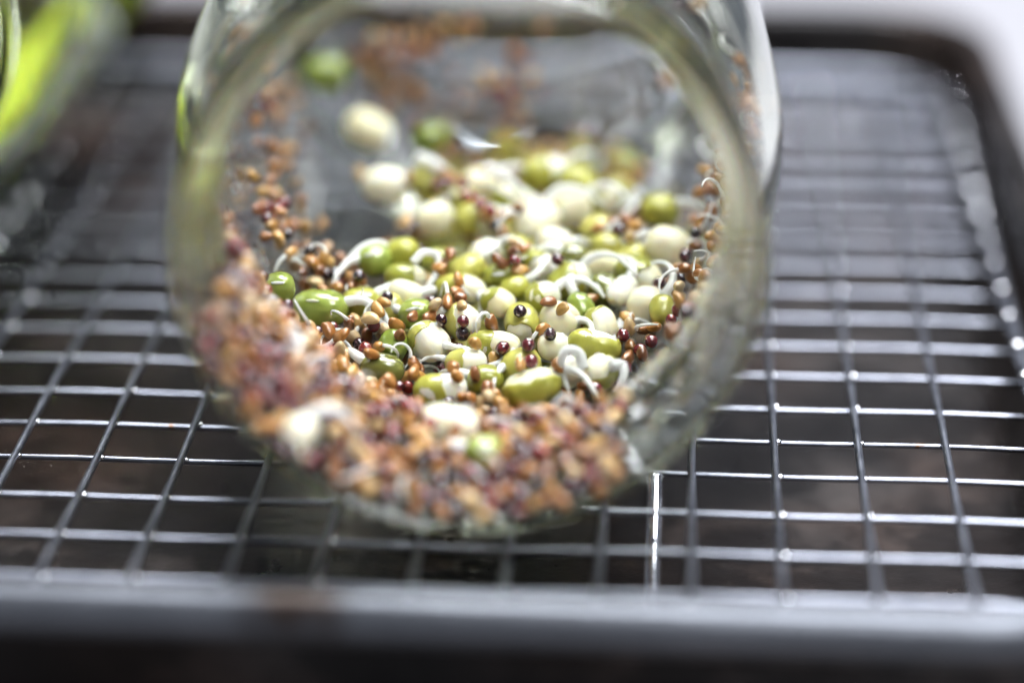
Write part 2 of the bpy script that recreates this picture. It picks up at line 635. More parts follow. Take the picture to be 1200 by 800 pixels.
# ------------------------------------------------------------------ packing the jar
SPH_C = np.zeros((0, 3))
SPH_R = np.zeros(0)
SPH_T = np.zeros(0, int)
_buf = dict(c=np.zeros((12000, 3)), r=np.zeros(12000), n=0)


def to_local(p):
    d = np.asarray(p) - JAR_O
    return np.array([d @ JU, d @ JW, d[2]])


def to_world(l):
    return JAR_O + JU * l[0] + JW * l[1] + np.array([0, 0, l[2]])


def occupy(c, r):
    n = _buf['n']
    _buf['c'][n] = c
    _buf['r'][n] = r
    _buf['n'] = n + 1


def wall_gap(l, r):
    """how far a ball at local l is from the inner wall (negative = through it)"""
    return float(rin(l[1])) - r - math.hypot(l[0], l[2])


def cast(o, d, r, tmax):
    """move a ball of radius r from o along unit d until it touches a ball already there or the glass"""
    n = _buf['n']
    t_hit = tmax
    if n:
        q = _buf['c'][:n] - o
        b = q @ d
        perp2 = np.einsum('ij,ij->i', q, q) - b * b
        rr = (_buf['r'][:n] + r) ** 2
        m = (perp2 < rr) & (b > 0)
        if m.any():
            t = b[m] - np.sqrt(rr[m] - perp2[m])
            t = t[t > -r]
            if len(t):
                t_hit = min(t_hit, max(float(t.min()), 0))
    ts = np.linspace(0, t_hit, 60)
    pts = o[None, :] + ts[:, None] * d[None, :]
    gap = rin(pts[:, 1]) - r - np.hypot(pts[:, 0], pts[:, 2])
    bad = np.nonzero(gap < 0)[0]
    if len(bad):
        if bad[0] == 0:
            return None
        t_hit = ts[bad[0] - 1]
    return o + d * t_hit


def bed(u, w):
    """height of the top of the bed in the jar's own coordinates (axis = 0)"""
    h = -2.34 + 0.03 * math.sin(w * 1.7 + u) + 0.24 * (min(max(w, 2.6), 5.6) - 4.4) + 0.07 * max(0, w - 5.6)
    if w < 3.0:
        t = (3.0 - w) / 3.0
        h += 0.15 * t + 0.35 * t * max(-u, 0)
    return h


DOWN = np.array([0, 0, -1.0])
beans_low = []      # (centre, radius)
# 1. lower layer of beans nobody sees singly
for _ in range(900):
    u, w = rng.uniform(-2.4, 2.4), rng.uniform(2.2, 10.9)
    c = cast(np.array([u, w, 0.0]), DOWN, 0.25, 4)
    if c is None or c[2] + 0.25 > bed(u, w) - 0.36 or (w > 5.2 and not (-1.15 < u - 0.06 * (w - 5) < 1.75)):
        continue
    occupy(c, 0.25)
    beans_low.append((c, 0.25))

# 2. beans the photograph shows, and one added: x, y, length, width (pixels), turn (degrees), kind, cover, skin, label
# kind: w whole skin, e skin over one end (its far end bare), t skin under, bare on top, n bare cotyledons
HERO = [
 (517, 456, 67, 40, 8, 'e', 100, 'skin', 'mung bean half green half cream lying at the front edge of the mung beans'),
 (578, 404, 66, 34, -4, 'e', 85, 'skin', 'mung bean green at one end with a long thick white root sweeping under it'),
 (540, 338, 64, 36, -8, 'e', 88, 'skin', 'mung bean half green half cream with a white root hanging from its cream end'),
 (611, 377, 50, 42, -86, 'e', 128, 'skin', 'upright mung bean in yellow green skin with a cream cap on top'),
 (484, 367, 42, 37, 12, 'w', 180, 'skin_fresh', 'round fresh green mung bean above the clump of tan seeds'),
 (466, 404, 40, 36, 70, 'w', 180, 'skin_fresh', 'small round green mung bean beside the red seed and tan seeds'),
 (497, 401, 56, 46, -48, 'e', 70, 'skin', 'mung bean with a broad cream face and green skin behind, beside small green one'),
 (447, 431, 54, 36, -8, 'w', 180, 'skin_dark', 'dark green mung bean with tan seeds sitting on its back'),
 (422, 358, 46, 40, 20, 'w', 180, 'skin', 'yellow green mung bean touching a smaller green one at the edge of the pile'),
 (452, 359, 34, 34, 60, 'w', 180, 'skin', 'small olive mung bean tucked against the larger yellow green one'),
 (474, 344, 46, 32, -12, 'n', 0, 'skin', 'cream peeled mung bean lying behind two green ones at the edge of the pile'),
 (541, 376, 46, 42, -55, 't', 105, 'skin', 'green mung bean with a cream top and tan seeds stuck on its front'),
 (547, 425, 52, 36, 5, 'e', 75, 'skin', 'cream mung bean crossed by the long thick white root'),
 (566, 444, 46, 36, 0, 'w', 180, 'skin', 'olive green mung bean partly hidden under the long white root'),
 (610, 430, 50, 42, 30, 'w', 180, 'skin', 'green mung bean with a bright highlight left of the arched root'),
 (624, 452, 70, 46, 16, 't', 100, 'skin', 'mung bean with pale cream top and green skin beneath, nearest the front'),
 (667, 334, 60, 44, 40, 'e', 118, 'skin', 'large olive mung bean tilted up with a pale cream lower end'),
 (712, 338, 46, 42, -60, 'w', 180, 'skin_dark', 'darkest olive mung bean perched high on the pile'),
 (744, 322, 62, 46, -38, 'e', 100, 'skin', 'yellow green mung bean with cream end behind the darkest olive one'),
 (757, 361, 50, 46, 0, 'n', 0, 'skin', 'cream peeled mung bean behind a small round green one'),
 (769, 364, 32, 30, 80, 'w', 180, 'skin', 'small round lime green mung bean near the seeds by the glass'),
 (658, 374, 50, 44, -30, 'n', 0, 'skin', 'cream split bean with two lobes and one tan seed on its face'),
 (678, 361, 40, 26, -60, 'w', 180, 'skin_fresh', 'narrow green mung bean standing behind the cream split bean'),
 (703, 380, 46, 40, -70, 't', 118, 'skin', 'green mung bean with a split skin and cream underside'),
 (689, 406, 66, 40, -12, 't', 128, 'skin', 'plump green mung bean with a bare cream patch, just above the arched root'),
 (699, 439, 46, 42, 60, 't', 105, 'skin', 'mung bean wrapped in torn green skin between two thick white roots'),
 (668, 436, 42, 40, 70, 'n', 0, 'skin', 'cream mung bean under the arched white root'),
 (781, 298, 56, 50, -20, 'n', 0, 'skin', 'large pale cream mung bean alone near the glass'),
 (772, 247, 46, 42, 0, 'w', 180, 'skin', 'blurred round green mung bean at the rear corner of the pile'),
 (700, 271, 42, 40, 30, 'w', 180, 'skin', 'green mung bean behind a crossing white root at the rear'),
 (713, 291, 42, 34, 0, 'w', 180, 'skin', 'olive mung bean lying just in front of the rear crossing root'),
 (673, 301, 34, 32, 0, 'w', 180, 'skin_dark', 'small dark olive mung bean at the middle of the pile'),
 (708, 311, 46, 34, -10, 'n', 0, 'skin', 'cream mung bean just behind the darkest olive one'),
 (606, 298, 48, 40, -40, 'e', 110, 'skin', 'green mung bean with dark seeds clinging beside it behind the upright bean'),
 (632, 312, 50, 36, -40, 'e', 80, 'skin', 'half green half cream bean slanting beside the large tilted olive one'),
 (600, 340, 30, 28, 20, 'w', 180, 'skin', 'tiny round green bean above the upright bean'),
 (511, 256, 46, 42, 20, 'n', 0, 'skin', 'white rounded bean standing out behind the middle of the pile'),
 (560, 258, 66, 44, 8, 'e', 90, 'skin', 'long mung bean with olive end and cream body at the rear'),
 (497, 214, 52, 44, 40, 'e', 120, 'skin', 'blurred yellow green mung bean under the rear white root'),
 (431, 152, 60, 50, -40, 'n', 0, 'skin', 'blurred cream bean alone at the far end of the jar'),
 (442, 304, 42, 40, 20, 'w', 180, 'skin_fresh', 'blurred green mung bean beside the dark gap at the edge of the pile'),
 (467, 297, 42, 36, 0, 'w', 180, 'skin', 'blurred yellow green mung bean next to the hooked root'),
 (474, 327, 52, 34, -5, 'e', 130, 'skin', 'olive mung bean with one pale end under the hooked root'),
 (571, 300, 42, 38, 30, 'n', 0, 'skin', 'small cream bean at the middle of the rear half'),
 (541, 311, 48, 36, 30, 'w', 180, 'skin', 'pale yellow green mung bean carrying a tan seed'),
 (377, 365, 68, 48, -8, 'w', 180, 'skin_fresh', 'large green mung bean lying apart by the left glass wall'),
 (324, 339, 40, 40, 0, 'w', 180, 'skin_fresh', 'blurred green mung bean rising out of the brown seeds at the left wall'),
 (526, 499, 76, 44, -8, 'n', 0, 'skin', 'blurred large cream bean sitting on the brown seeds near the mouth'),
 (566, 530, 46, 40, 0, 'w', 180, 'skin_fresh', 'blurred pale green bean sunk in brown seeds near the mouth'),
 (352, 506, 34, 40, 60, 'n', 0, 'skin', 'blurred cream bean among brown seeds low in the mouth'),
 (641, 204, 60, 44, 10, 'e', 110, 'skin', 'blurred pale yellow green bean topping the far heap'),
 (672, 212, 48, 40, -30, 'w', 180, 'skin', 'blurred yellow olive bean at the crest of the far heap'),
 (504, 161, 44, 34, 20, 'w', 180, 'skin_fresh', 'blurred green bean against the end of the jar'),
 (382, 82, 56, 46, 10, 'w', 180, 'skin_fresh', 'blurred green bean stuck high on the end of the jar'),
 (632, 262, 60, 52, 60, 'n', 0, 'skin', 'largest bright cream bean in the rear half of the pile'),
 (664, 246, 54, 46, 20, 'n', 0, 'skin', 'bright cream bean leaning on the largest cream one'),
 (600, 235, 54, 40, -20, 't', 95, 'skin', 'cream topped bean behind the long olive and cream one'),
 (704, 235, 42, 36, 0, 'e', 90, 'skin', 'blurred green and cream bean near a white root at the rear'),
 (640, 345, 46, 36, 20, 'e', 85, 'skin', 'half cream bean low between the upright bean and the large tilted olive one'),
 (586, 352, 44, 36, -30, 'e', 70, 'skin', 'mostly cream bean in the gap behind the upright bean'),
 (735, 350, 44, 30, 60, 'n', 0, 'skin', 'narrow cream bean under the darkest olive one'),
 (655, 405, 40, 34, 10, 'n', 0, 'skin', 'small cream bean sunk between green ones at the centre'),
 (520, 310, 40, 32, 20, 'w', 180, 'skin', 'small olive bean behind a half cream one'),
 (650, 285, 46, 38, -20, 'n', 0, 'skin', 'cream bean at the centre of the rear half'),
 (745, 300, 44, 36, 30, 'w', 180, 'skin', 'yellow green bean left of the pale cream one near the glass'),
 (560, 215, 46, 36, 20, 'n', 0, 'skin', 'pale bean below the rear thick root'),
 (535, 235, 46, 36, -20, 'w', 180, 'skin', 'dull green bean among dark seeds at the rear'),
 (458, 217, 58, 44, -10, 'n', 0, 'skin', 'blurred pale bean at the left end of the rear heap'),  # added bean, covers the lamp's bright spot in the glass behind it
 (585, 325, 40, 30, 10, 'w', 180, 'skin', 'green bean between cream beans in the middle row'),
]


def hero_spot(x, y):
    """where the line of sight meets the top of the bed"""
    d = ray(x, y)
    lo, hi = 27.6, 46.0
    prev = None
    for t in np.linspace(lo, hi, 700):
        p = CAM + d * t
        l = to_local(p)
        if l[1] < 0.25:
            continue
        if l[1] > 11.0:
            l[1] = 10.95
            return to_world(l), 'end'
        if l[2] < bed(l[0], l[1]) + 0.02 or wall_gap(l, 0.2) < 0:
            return p, 'bed'
    return p, 'bed'


hero = []
for (x, y, ln, wd, ang, kind, cov, skin, lab) in HERO:
    p, how = hero_spot(x, y)
    l = to_local(p)
    Z = depth_of(p)
    a = min(max(ln / 2 * Z / FPX, 0.20), 0.37)
    bb = min(max(wd / 2 * Z / FPX, 0.16), 0.27)
    if how == 'end':
        l[1] = 11.15 - bb - 0.02
        p = to_world(l)
        a = min(a, 0.34)
    aa = math.radians(ang)
    fwd = np.array([FW[0], FW[1], 0])
    fwd /= np.linalg.norm(fwd)
    second = UP * 0.75 + fwd * 0.65
    second /= np.linalg.norm(second)
    X = RT * math.cos(aa) + second * math.sin(aa)
    X += np.array([0, 0, 1]) * rng.uniform(-0.12, 0.12)
    X /= np.linalg.norm(X)
    Zx = np.array([0, 0, 1.0]) if abs(X[2]) < 0.8 else -fwd
    Y = np.cross(Zx, X)
    Y /= np.linalg.norm(Y)
    Zx = np.cross(X, Y)
    hero.append(dict(p=p.copy(), p0=p.copy(), X=X, Y=Y, Z=Zx, a=a, b=bb, c=bb * 0.95, kind=kind, cov=cov, skin=skin, label=lab, end=(how == 'end')))


def hero_balls(h):
    e = max(h['a'] - h['b'], 0)
    return [(h['p'] + h['X'] * (s * e), h['b'] * 0.97) for s in ((-1, 0, 1) if e > 0.04 else (0,))]


# ease overlapping beans apart
for it in range(60):
    for i in range(len(hero)):
        for j in range(i + 1, len(hero)):
            dp = hero[i]['p'] - hero[j]['p']
            if dp @ dp > 0.7:
                continue
            best, bd = 0, None
            for ci, ri in hero_balls(hero[i]):
                for cj, rj in hero_balls(hero[j]):
                    q = ci - cj
                    L = math.sqrt(q @ q) + 1e-6
                    ov = ri + rj - L
                    if ov > best:
                        best, bd = ov, q / L
            if bd is not None:
                # mostly along the line of sight and vertical, so each keeps its place in the view
                hero[i]['p'] = hero[i]['p'] + bd * best * 0.25
                hero[j]['p'] = hero[j]['p'] - bd * best * 0.25
    for h in hero:
        h['p'] = h['p'] + (h['p0'] - h['p']) * 0.03
        l = to_local(h['p'])
        rr_ = float(rin(l[1])) - h['b'] - 0.02
        q = math.hypot(l[0], l[2])
        if q > rr_:
            l[0] *= rr_ / q
            l[2] *= rr_ / q
        l[1] = min(l[1], 11.10 - h['b'])
        h['p'] = to_world(l)

for h in hero:
    for c, r in hero_balls(h):
        occupy(to_local(c), r)


def superr(d, a, b, c, p=2.35):
    return (abs(d[0] / a) ** p + abs(d[1] / b) ** p + abs(d[2] / c) ** p) ** (-1 / p)


def cap_mesh(h, q, phimax, grow, wob, rings=18, seg=28, cleft=0.0, inner=None):
    """part of the bean's surface round direction q (bean axes), out to polar angle phimax"""
    q = np.array(q, float)
    q /= np.linalg.norm(q)
    ref = np.array([0, 0, 1.0]) if abs(q[2]) < 0.8 else np.array([0, 1.0, 0])
    e1 = np.cross(ref, q)
    e1 /= np.linalg.norm(e1)
    e2 = np.cross(q, e1)
    V, F = [], []
    ph0 = rng.uniform(0, 6.28, 4)
    full = phimax >= 179
    B = np.stack([h['X'], h['Y'], h['Z']], 1)

    def pt(d, g):
        r = superr(d, h['a'], h['b'], h['c']) * g
        # a slight flat on the belly and one plumper end, as beans have
        r *= 1 - 0.05 * max(0, -d[1]) ** 3 + 0.03 * d[0] + 0.030 * math.sin(3.2 * d[0] + ph0[0]) * math.sin(2.8 * d[2] + ph0[1]) + 0.012 * math.sin(9 * d[1] + ph0[2]) * math.sin(6 * d[0] + ph0[3])
        if cleft > 0:
            s = d[1] + 0.12 * math.sin(3 * d[0] + ph0[2])
            r *= 1 - cleft * math.exp(-(s / 0.10) ** 2) * (0.35 + 0.65 * max(0, d[0] * 0.6 + 0.55))
        return B @ (d * r)

    V.append(pt(q, grow))
    for i in range(1, rings + 1):
        for k in range(seg):
            ps = 2 * math.pi * k / seg
            lim = math.radians(phimax)
            if not full:
                lim += wob * (0.6 * math.sin(ps * 2 + ph0[2]) + 0.4 * math.sin(ps * 5 + ph0[3]) + 0.25 * math.sin(ps * 9 + ph0[1]))
            f = lim * i / (rings + (1 if full else 0))
            d = q * math.cos(f) + (e1 * math.cos(ps) + e2 * math.sin(ps)) * math.sin(f)
            fl = 0.0 if full else 0.045 * max(0, (i - rings + 3) / 3) * (0.5 + 0.5 * math.sin(ps * 3 + ph0[0]))
            V.append(pt(d, grow + fl))
    for k in range(seg):
        F.append((0, 1 + k, 1 + (k + 1) % seg))
    for i in range(rings - 1):
        for k in range(seg):
            a0, a1 = 1 + i * seg + k, 1 + i * seg + (k + 1) % seg
            F.append((a0, a0 + seg, a1 + seg, a1))
    last = 1 + (rings - 1) * seg
    if full:
        V.append(pt(-q, grow))
        for k in range(seg):
            F.append((last + k, len(V) - 1, last + (k + 1) % seg))
    else:
        n0 = len(V)
        for k in range(seg):
            v = np.array(V[last + k])
            V.append(v * (0.955 / grow))
        for k in range(seg):
            F.append((last + k, n0 + k, n0 + (k + 1) % seg, last + (k + 1) % seg))
    return V, F


def hilum_mesh(h, d):
    d = np.array(d, float)
    d /= np.linalg.norm(d)
    B = np.stack([h['X'], h['Y'], h['Z']], 1)
    r = superr(d, h['a'], h['b'], h['c']) * 0.985
    V = IVH * np.array([0.085, 0.020, 0.020]) + d * r
    return [B @ v for v in V]


bmh = bmesh.new()
bmesh.ops.create_icosphere(bmh, subdivisions=2, radius=1.0)
IVH = np.array([v.co[:] for v in bmh.verts])
IFH = [tuple(v.index for v in f.verts) for f in bmh.faces]
bmh.free()
KIND_DIR = {'e': (-1, 0.0, 0.0), 't': (-0.25, -0.35, -1.0)}
for h in hero:
    e = empty('mung_bean', h['p'])
    h['obj'] = e
    tag(e, h['label'], 'mung bean', 'mung beans in the jar')
    if h['kind'] == 'w':
        V, F = cap_mesh(h, (-1, 0, 0), 180, 1.0, 0)
        add('seed_coat', mesh_from(V, F, True, 'seed_coat'), M[h['skin']], e)
        if rng.random() < 0.5:
            add('hilum', mesh_from(hilum_mesh(h, (rng.uniform(-0.3, 0.3), -0.8, rng.uniform(0.1, 1.0))), IFH, True, 'hilum'), M['cotyledon'], e)
    elif h['kind'] == 'n':
        V, F = cap_mesh(h, (-1, 0, 0), 180, 1.0, 0, 26, 40, 0.22)
        add('cotyledon', mesh_from(V, F, True, 'cotyledon'), M['cotyledon'], e)
    else:
        V, F = cap_mesh(h, (-1, 0, 0), 180, 0.965, 0, 24, 36, 0.07)
        add('cotyledon', mesh_from(V, F, True, 'cotyledon'), M['cotyledon'], e)
        V, F = cap_mesh(h, np.array(KIND_DIR[h['kind']]) + rng.normal(0, 0.14, 3), h['cov'], 1.0, 0.16)
        add('seed_coat', mesh_from(V, F, True, 'seed_coat'), M[h['skin']], e)

# roots: hero index, pixel path, start radius px, how far in front of the bean (cm)
ROOTS = [
 (1, [(606, 412), (596, 421), (578, 429), (556, 434), (536, 434)], 7.5, 0.22),
 (2, [(562, 343), (566, 355), (562, 370), (556, 388)], 6.0, 0.16),
 (26, [(684, 432), (678, 414), (664, 410), (657, 424), (661, 442), (667, 460)], 7.0, 0.30),
 (25, [(716, 428), (728, 428), (731, 440), (722, 458), (707, 471)], 7.5, 0.26),
 (19, [(742, 372), (730, 376), (726, 388), (734, 398), (745, 401)], 7.0, 0.2),
 (19, [(775, 344), (786, 349), (794, 357)], 5.5, 0.15),
 (3, [(633, 388), (640, 392), (640, 405), (634, 417)], 6.0, 0.14),
 (42, [(484, 308), (496, 296), (512, 300), (512, 318), (502, 334), (492, 346)], 5.5, 0.2),
 (38, [(488, 184), (505, 190), (527, 206), (545, 222), (553, 232)], 8.0, 0.3),
 (66, [(570, 196), (585, 203), (602, 214), (616, 230)], 7.0, 0.3),
 (29, [(748, 232), (738, 246), (722, 262), (704, 276), (694, 284)], 6.0, 0.35),
 (57, [(752, 224), (738, 234), (722, 244)], 7.0, 0.2),
 (33, [(596, 318), (606, 322), (622, 314)], 4.5, 0.2),
 (5, [(455, 386), (440, 372), (446, 360), (458, 352)], 5.0, -0.3),
 (37, [(585, 250), (600, 248), (612, 258), (618, 276)], 7.0, 0.2),
 (24, [(660, 395), (650, 398), (652, 410)], 5.5, -0.05),
 (23, [(716, 395), (722, 404), (716, 414)], 6.0, 0.1),
 (11, [(520, 362), (510, 374), (514, 390)], 4.5, 0.05),
 (12, [(522, 420), (504, 418), (492, 424)], 4.0, -0.1),
 (47, [(330, 392), (346, 398), (362, 412)], 8.0, 0.25),
]
for hi, pix, rad, off in ROOTS:
    h = hero[hi]
    Z = depth_of(h['p']) - off
    pts = []
    for k, (x, y) in enumerate(pix):
        pts.append(at_depth(x, y, Z + 0.05 * math.sin(k * 1.7 + hi)) - h['p'])
    pts = catmull(pts, 7)
    n = len(pts)
    rs = [(rad * Z / FPX) * (1 - 0.62 * (i / (n - 1)) ** 1.2) * (1 if i < n - 3 else [0.85, 0.6, 0.2][i - n + 3]) for i in range(n)]
    V, F = tube(pts, rs, 12)
    o = add('root', mesh_from(V, F, True, 'root'), M['root'], h['obj'])

# thinner roots on many of the other beans
has_root = {r[0] for r in ROOTS}
for hi, h in enumerate(hero):
    if hi in has_root or h['end'] or rng.random() > (0.95 if h['kind'] == 'n' else 0.75):
        continue
    sgn = 1 if h['kind'] != 'w' else rng.choice([-1, 1])
    side = np.cross(np.array([0, 0, 1.0]), h['X'])
    side /= np.linalg.norm(side)
    d0 = h['X'] * sgn + side * rng.uniform(-0.7, 0.7) + np.array([0, 0, rng.uniform(0.25, 0.7)])
    d0 /= np.linalg.norm(d0)
    p = h['X'] * sgn * h['a'] * 0.75 + np.array([0, 0, h['c'] * 0.35])
    turn = side * rng.choice([-1, 1]) * rng.uniform(0.25, 0.75)
    pts = [p.copy()]
    L = rng.uniform(0.07, 0.13)
    for k in range(7):
        p = p + d0 * L
        pts.append(p.copy())
        d0 = d0 + turn * 0.6 - np.array([0, 0, rng.uniform(0.18, 0.34)]) + rng.normal(0, 0.10, 3)
        d0 /= np.linalg.norm(d0)
    pts = catmull(pts, 4)
    n = len(pts)
    r0 = rng.uniform(0.05, 0.072)
    V, F = tube(pts, [r0 * (1 - 0.72 * (i / (n - 1)) ** 1.1) for i in range(n)], 10)
    add('root', mesh_from(V, F, True, 'root'), M['root'], h['obj'])

# ------------------------------------------------------------------ small seeds
def ico(sub):
    bm = bmesh.new()
    bmesh.ops.create_icosphere(bm, subdivisions=sub, radius=1.0)
    V = np.array([v.co[:] for v in bm.verts])
    F = [tuple(v.index for v in f.verts) for f in bm.faces]
    bm.free()
    return V, F


IV, IF = ico(3)
IV2, IF2 = ico(2)


def tan_shape(V, k):
    out = V.copy()
    x, y, z = out.T
    # one lobe (cotyledons) fat, a folded rootlet lying along one side with a furrow between
    s = np.exp(-((y - 0.25) / 0.16) ** 2)
    f = 1 - (0.20 if k != 1 else 0.10) * s * np.clip(0.6 + x, 0, 1)
    out = out * f[:, None]
    out[:, 0] *= 0.115 if k != 2 else 0.098
    out[:, 1] *= 0.078
    out[:, 2] *= 0.062 if k != 2 else 0.07
    out[:, 1] += -1.9 * out[:, 0] ** 2 + 0.02 * x
    return out


def red_shape(V, k):
    out = V.copy()
    x, y, z = out.T
    f = 1 + 0.05 * np.sin(3 * x + k) * np.cos(2 * z) - 0.06 * np.exp(-((y - 0.7) / 0.3) ** 2)
    return out * f[:, None] * np.array([0.088, 0.080, 0.080])


TAN = [tan_shape(IV, k) for k in range(3)]
RED = [red_shape(IV, k) for k in range(2)]
TAN_M = [mesh_from(v, IF, True, 'tan_seed') for v in TAN]
RED_M = [mesh_from(v, IF, True, 'red_seed') for v in RED]
for me_ in TAN_M:
    me_.materials.append(M['tan'])
for me_ in RED_M:
    me_.materials.append(M['red'])

small = []     # (local centre, kind)
camL0 = to_local(CAM)
HB = [(to_local(c), r) for h in hero for c, r in hero_balls(h)]
HC = np.array([c for c, r in HB]) - camL0
HR = np.array([r for c, r in HB])


def hides(c):
    """a seed here would lie in front of one of the beans the photograph shows"""
    d = c - camL0
    L = math.sqrt(d @ d)
    d = d / L
    b_ = HC @ d
    p2 = np.einsum('ij,ij->i', HC, HC) - b_ * b_
    return bool(((b_ > L) & (p2 < (HR * 0.80) ** 2)).any())



def try_small(o, d, kind, limit, tries=3, spread=0.25, keep=0.07):
    r = 0.080 if kind == 'tan' else 0.084
    best = None
    for _ in range(tries):
        oo = o + rng.uniform(-spread, spread, 3) * (1 - np.abs(d))
        c = cast(oo, d, r, 6)
        if c is None:
            continue
        s = c @ d
        if best is None or s > best[0]:
            best = (s, c)
    if best is None or not limit(best[1]):
        return False
    if hides(best[1]) and rng.random() > keep:
        return False
    occupy(best[1], r)
    small.append((best[1], kind))
    return True


def pick(p_red):
    return 'red' if rng.random() < p_red else 'tan'


# seeds in the gaps of the main bed (fewer where the beans lie bare, more round the edges)
for _ in range(2600):
    w = rng.uniform(2.0, 10.7)
    u = rng.uniform(-2.6, 2.6)
    edge = abs(u - 0.25) / 2.3
    if w > 5.2 and (not (-1.35 < u - 0.06 * (w - 5) < 1.95) or rng.random() < (0.35 if w < 7.6 else 0.85)):
        continue
    cap = bed(u, w) + (0.02 if edge < 0.75 else 0.10) - (0.12 if w > 6 else 0)
    try_small(np.array([u, w, 0.0]), DOWN, pick(0.26), lambda c: c[2] < cap, 2, 0.15)
# a few dropped anywhere on top
for _ in range(60):
    w = rng.uniform(2.5, 10.0)
    u = rng.uniform(-1.8, 2.1)
    try_small(np.array([u, w, 0.0]), DOWN, pick(0.25), lambda c: c[2] < bed(u, w) + 0.30, 2, 0.12, 0.55)


def clump(x, y, n, spread, p_red):
    """seeds lying together on the beans where the line of sight meets the bed"""
    l0 = to_local(hero_spot(x, y)[0])
    for _ in range(n):
        u, w = l0[0] + rng.normal(0, spread), l0[1] + rng.normal(0, spread)
        try_small(np.array([u, w, 0.0]), DOWN, pick(p_red), lambda c: c[2] < bed(u, w) + 0.34, 1, 0.05, 1.0)


for (x, y, n, sp, pr) in [(430, 398, 16, 0.20, 0.12), (420, 445, 18, 0.25, 0.15), (445, 465, 14, 0.25, 0.1), (528, 378, 6, 0.12, 0.0), (532, 402, 5, 0.08, 1.0),
                          (770, 400, 30, 0.30, 0.4), (755, 425, 26, 0.30, 0.25), (795, 380, 18, 0.2, 0.3), (606, 322, 6, 0.10, 0.6), (600, 312, 5, 0.1, 0.3),
                          (520, 232, 12, 0.16, 0.75), (585, 268, 10, 0.15, 0.25), (738, 285, 14, 0.16, 0.2), (590, 460, 16, 0.3, 0.2), (385, 285, 22, 0.22, 0.3), (365, 320, 14, 0.2, 0.45), (530, 318, 5, 0.1, 0.0), (655, 385, 2, 0.05, 0.0), (545, 352, 4, 0.08, 0.1)]:
    clump(x, y, n, sp, pr)
# the thick brown coat on the lower left of the mouth and shoulder
for _ in range(4200):
    w = rng.uniform(0.06, 3.4)
    th = math.radians(rng.uniform(-78, 40))
    d = np.array([math.sin(th), 0, -math.cos(th)])
    left = 1.0 - 0.55 * max(0, (-math.degrees(th) - 45) / 35)
    thick = 0.35 * left * min(1, 0.55 + w / 1.2)
    if math.degrees(th) > 18:
        thick *= max(0.25, 1 - (math.degrees(th) - 18) / 24)
    lim = lambda c: math.hypot(c[0], c[2]) > float(rin(c[1])) - thick and (c[1] < 1.6 or abs(th) > 0.75 or c[2] < bed(c[0], c[1]) + 0.02)
    try_small(np.array([0, w, 0.0]), d, pick(0.50), lim, 2, 0.1)
# a closed layer of seeds right up to the lip
for _ in range(1500):
    w = rng.uniform(0.03, 0.8)
    th = math.radians(rng.uniform(-66, 34))
    d = np.array([math.sin(th), 0, -math.cos(th)])
    try_small(np.array([0, w, 0.0]), d, pick(0.5), lambda c: math.hypot(c[0], c[2]) > float(rin(c[1])) - 0.24, 1, 0.03)
# seeds stuck to the glass: left wall, end of the jar, right wall, top right shoulder
def stick(w, th, n, sw, sth, p_red=0.2):
    for _ in range(n):
        ww = w + rng.normal(0, sw)
        tt = math.radians(th + rng.normal(0, sth))
        ww = min(max(ww, 0.2), 10.4)
        d = np.array([math.sin(tt), 0, -math.cos(tt)])
        try_small(np.array([0, ww, 0.0]), d, pick(p_red), lambda c: math.hypot(c[0], c[2]) > float(rin(c[1])) - 0.30, 1, 0.05)


stick(6.0, -55, 26, 0.5, 6, 0.35)
stick(7.5, -62, 16, 0.8, 8)
stick(9.5, -66, 14, 0.7, 8)
stick(8.3, -80, 8, 0.6, 5)
stick(4.6, 52, 46, 0.9, 6, 0.3)
stick(3.2, 62, 10, 0.4, 5)
stick(5.2, 78, 30, 0.5, 5)
stick(4.4, 92, 16, 0.4, 5)
stick(6.5, 66, 12, 0.6, 5)
stick(3.4, 80, 12, 0.4, 5)
stick(3.4, 128, 7, 0.5, 7)
stick(3.2, 108, 5, 0.5, 5)
stick(3.2, -128, 5, 0.5, 7)


def stick_end(x, y, n, spread, p_red=0.3):
    for _ in range(n):
        d = ray(x + rng.normal(0, spread * 0.7), y + rng.normal(0, spread * 0.7))
        o0 = to_local(CAM)
        dl = np.array([d @ JU, d @ JW, d[2]])
        t = (rng.uniform(10.85, 11.06) - o0[1]) / dl[1]
        c = o0 + dl * t
        if math.hypot(c[0], c[2]) > 2.9:
            continue
        n_ = _buf['n']
        q = _buf['c'][:n_] - c
        if (np.einsum('ij,ij->i', q, q) < (_buf['r'][:n_] + 0.055) ** 2).any():
            continue
        occupy(c, 0.08)
        small.append((c, pick(p_red)))


for (x, y, n, s) in [(430, 62, 14, 14), (450, 95, 16, 16), (500, 48, 14, 16), (487, 100, 12, 12), (602, 112, 14, 12), (596, 140, 10, 12), (770, 150, 14, 14), (776, 178, 16, 12), (800, 190, 10, 12), (440, 75, 14, 12), (470, 65, 14, 16), (465, 115, 10, 10), (608, 70, 8, 8), (578, 110, 12, 10), (430, 65, 9, 16), (455, 85, 12, 18), (490, 55, 10, 20), (485, 95, 8, 14), (545, 30, 6, 10), (605, 62, 5, 8), (575, 95, 8, 12), (612, 100, 8, 10), (595, 125, 10, 14), (590, 155, 6, 10), (540, 130, 6, 20), (640, 30, 3, 10)]:
    stick_end(x, y, n, s)

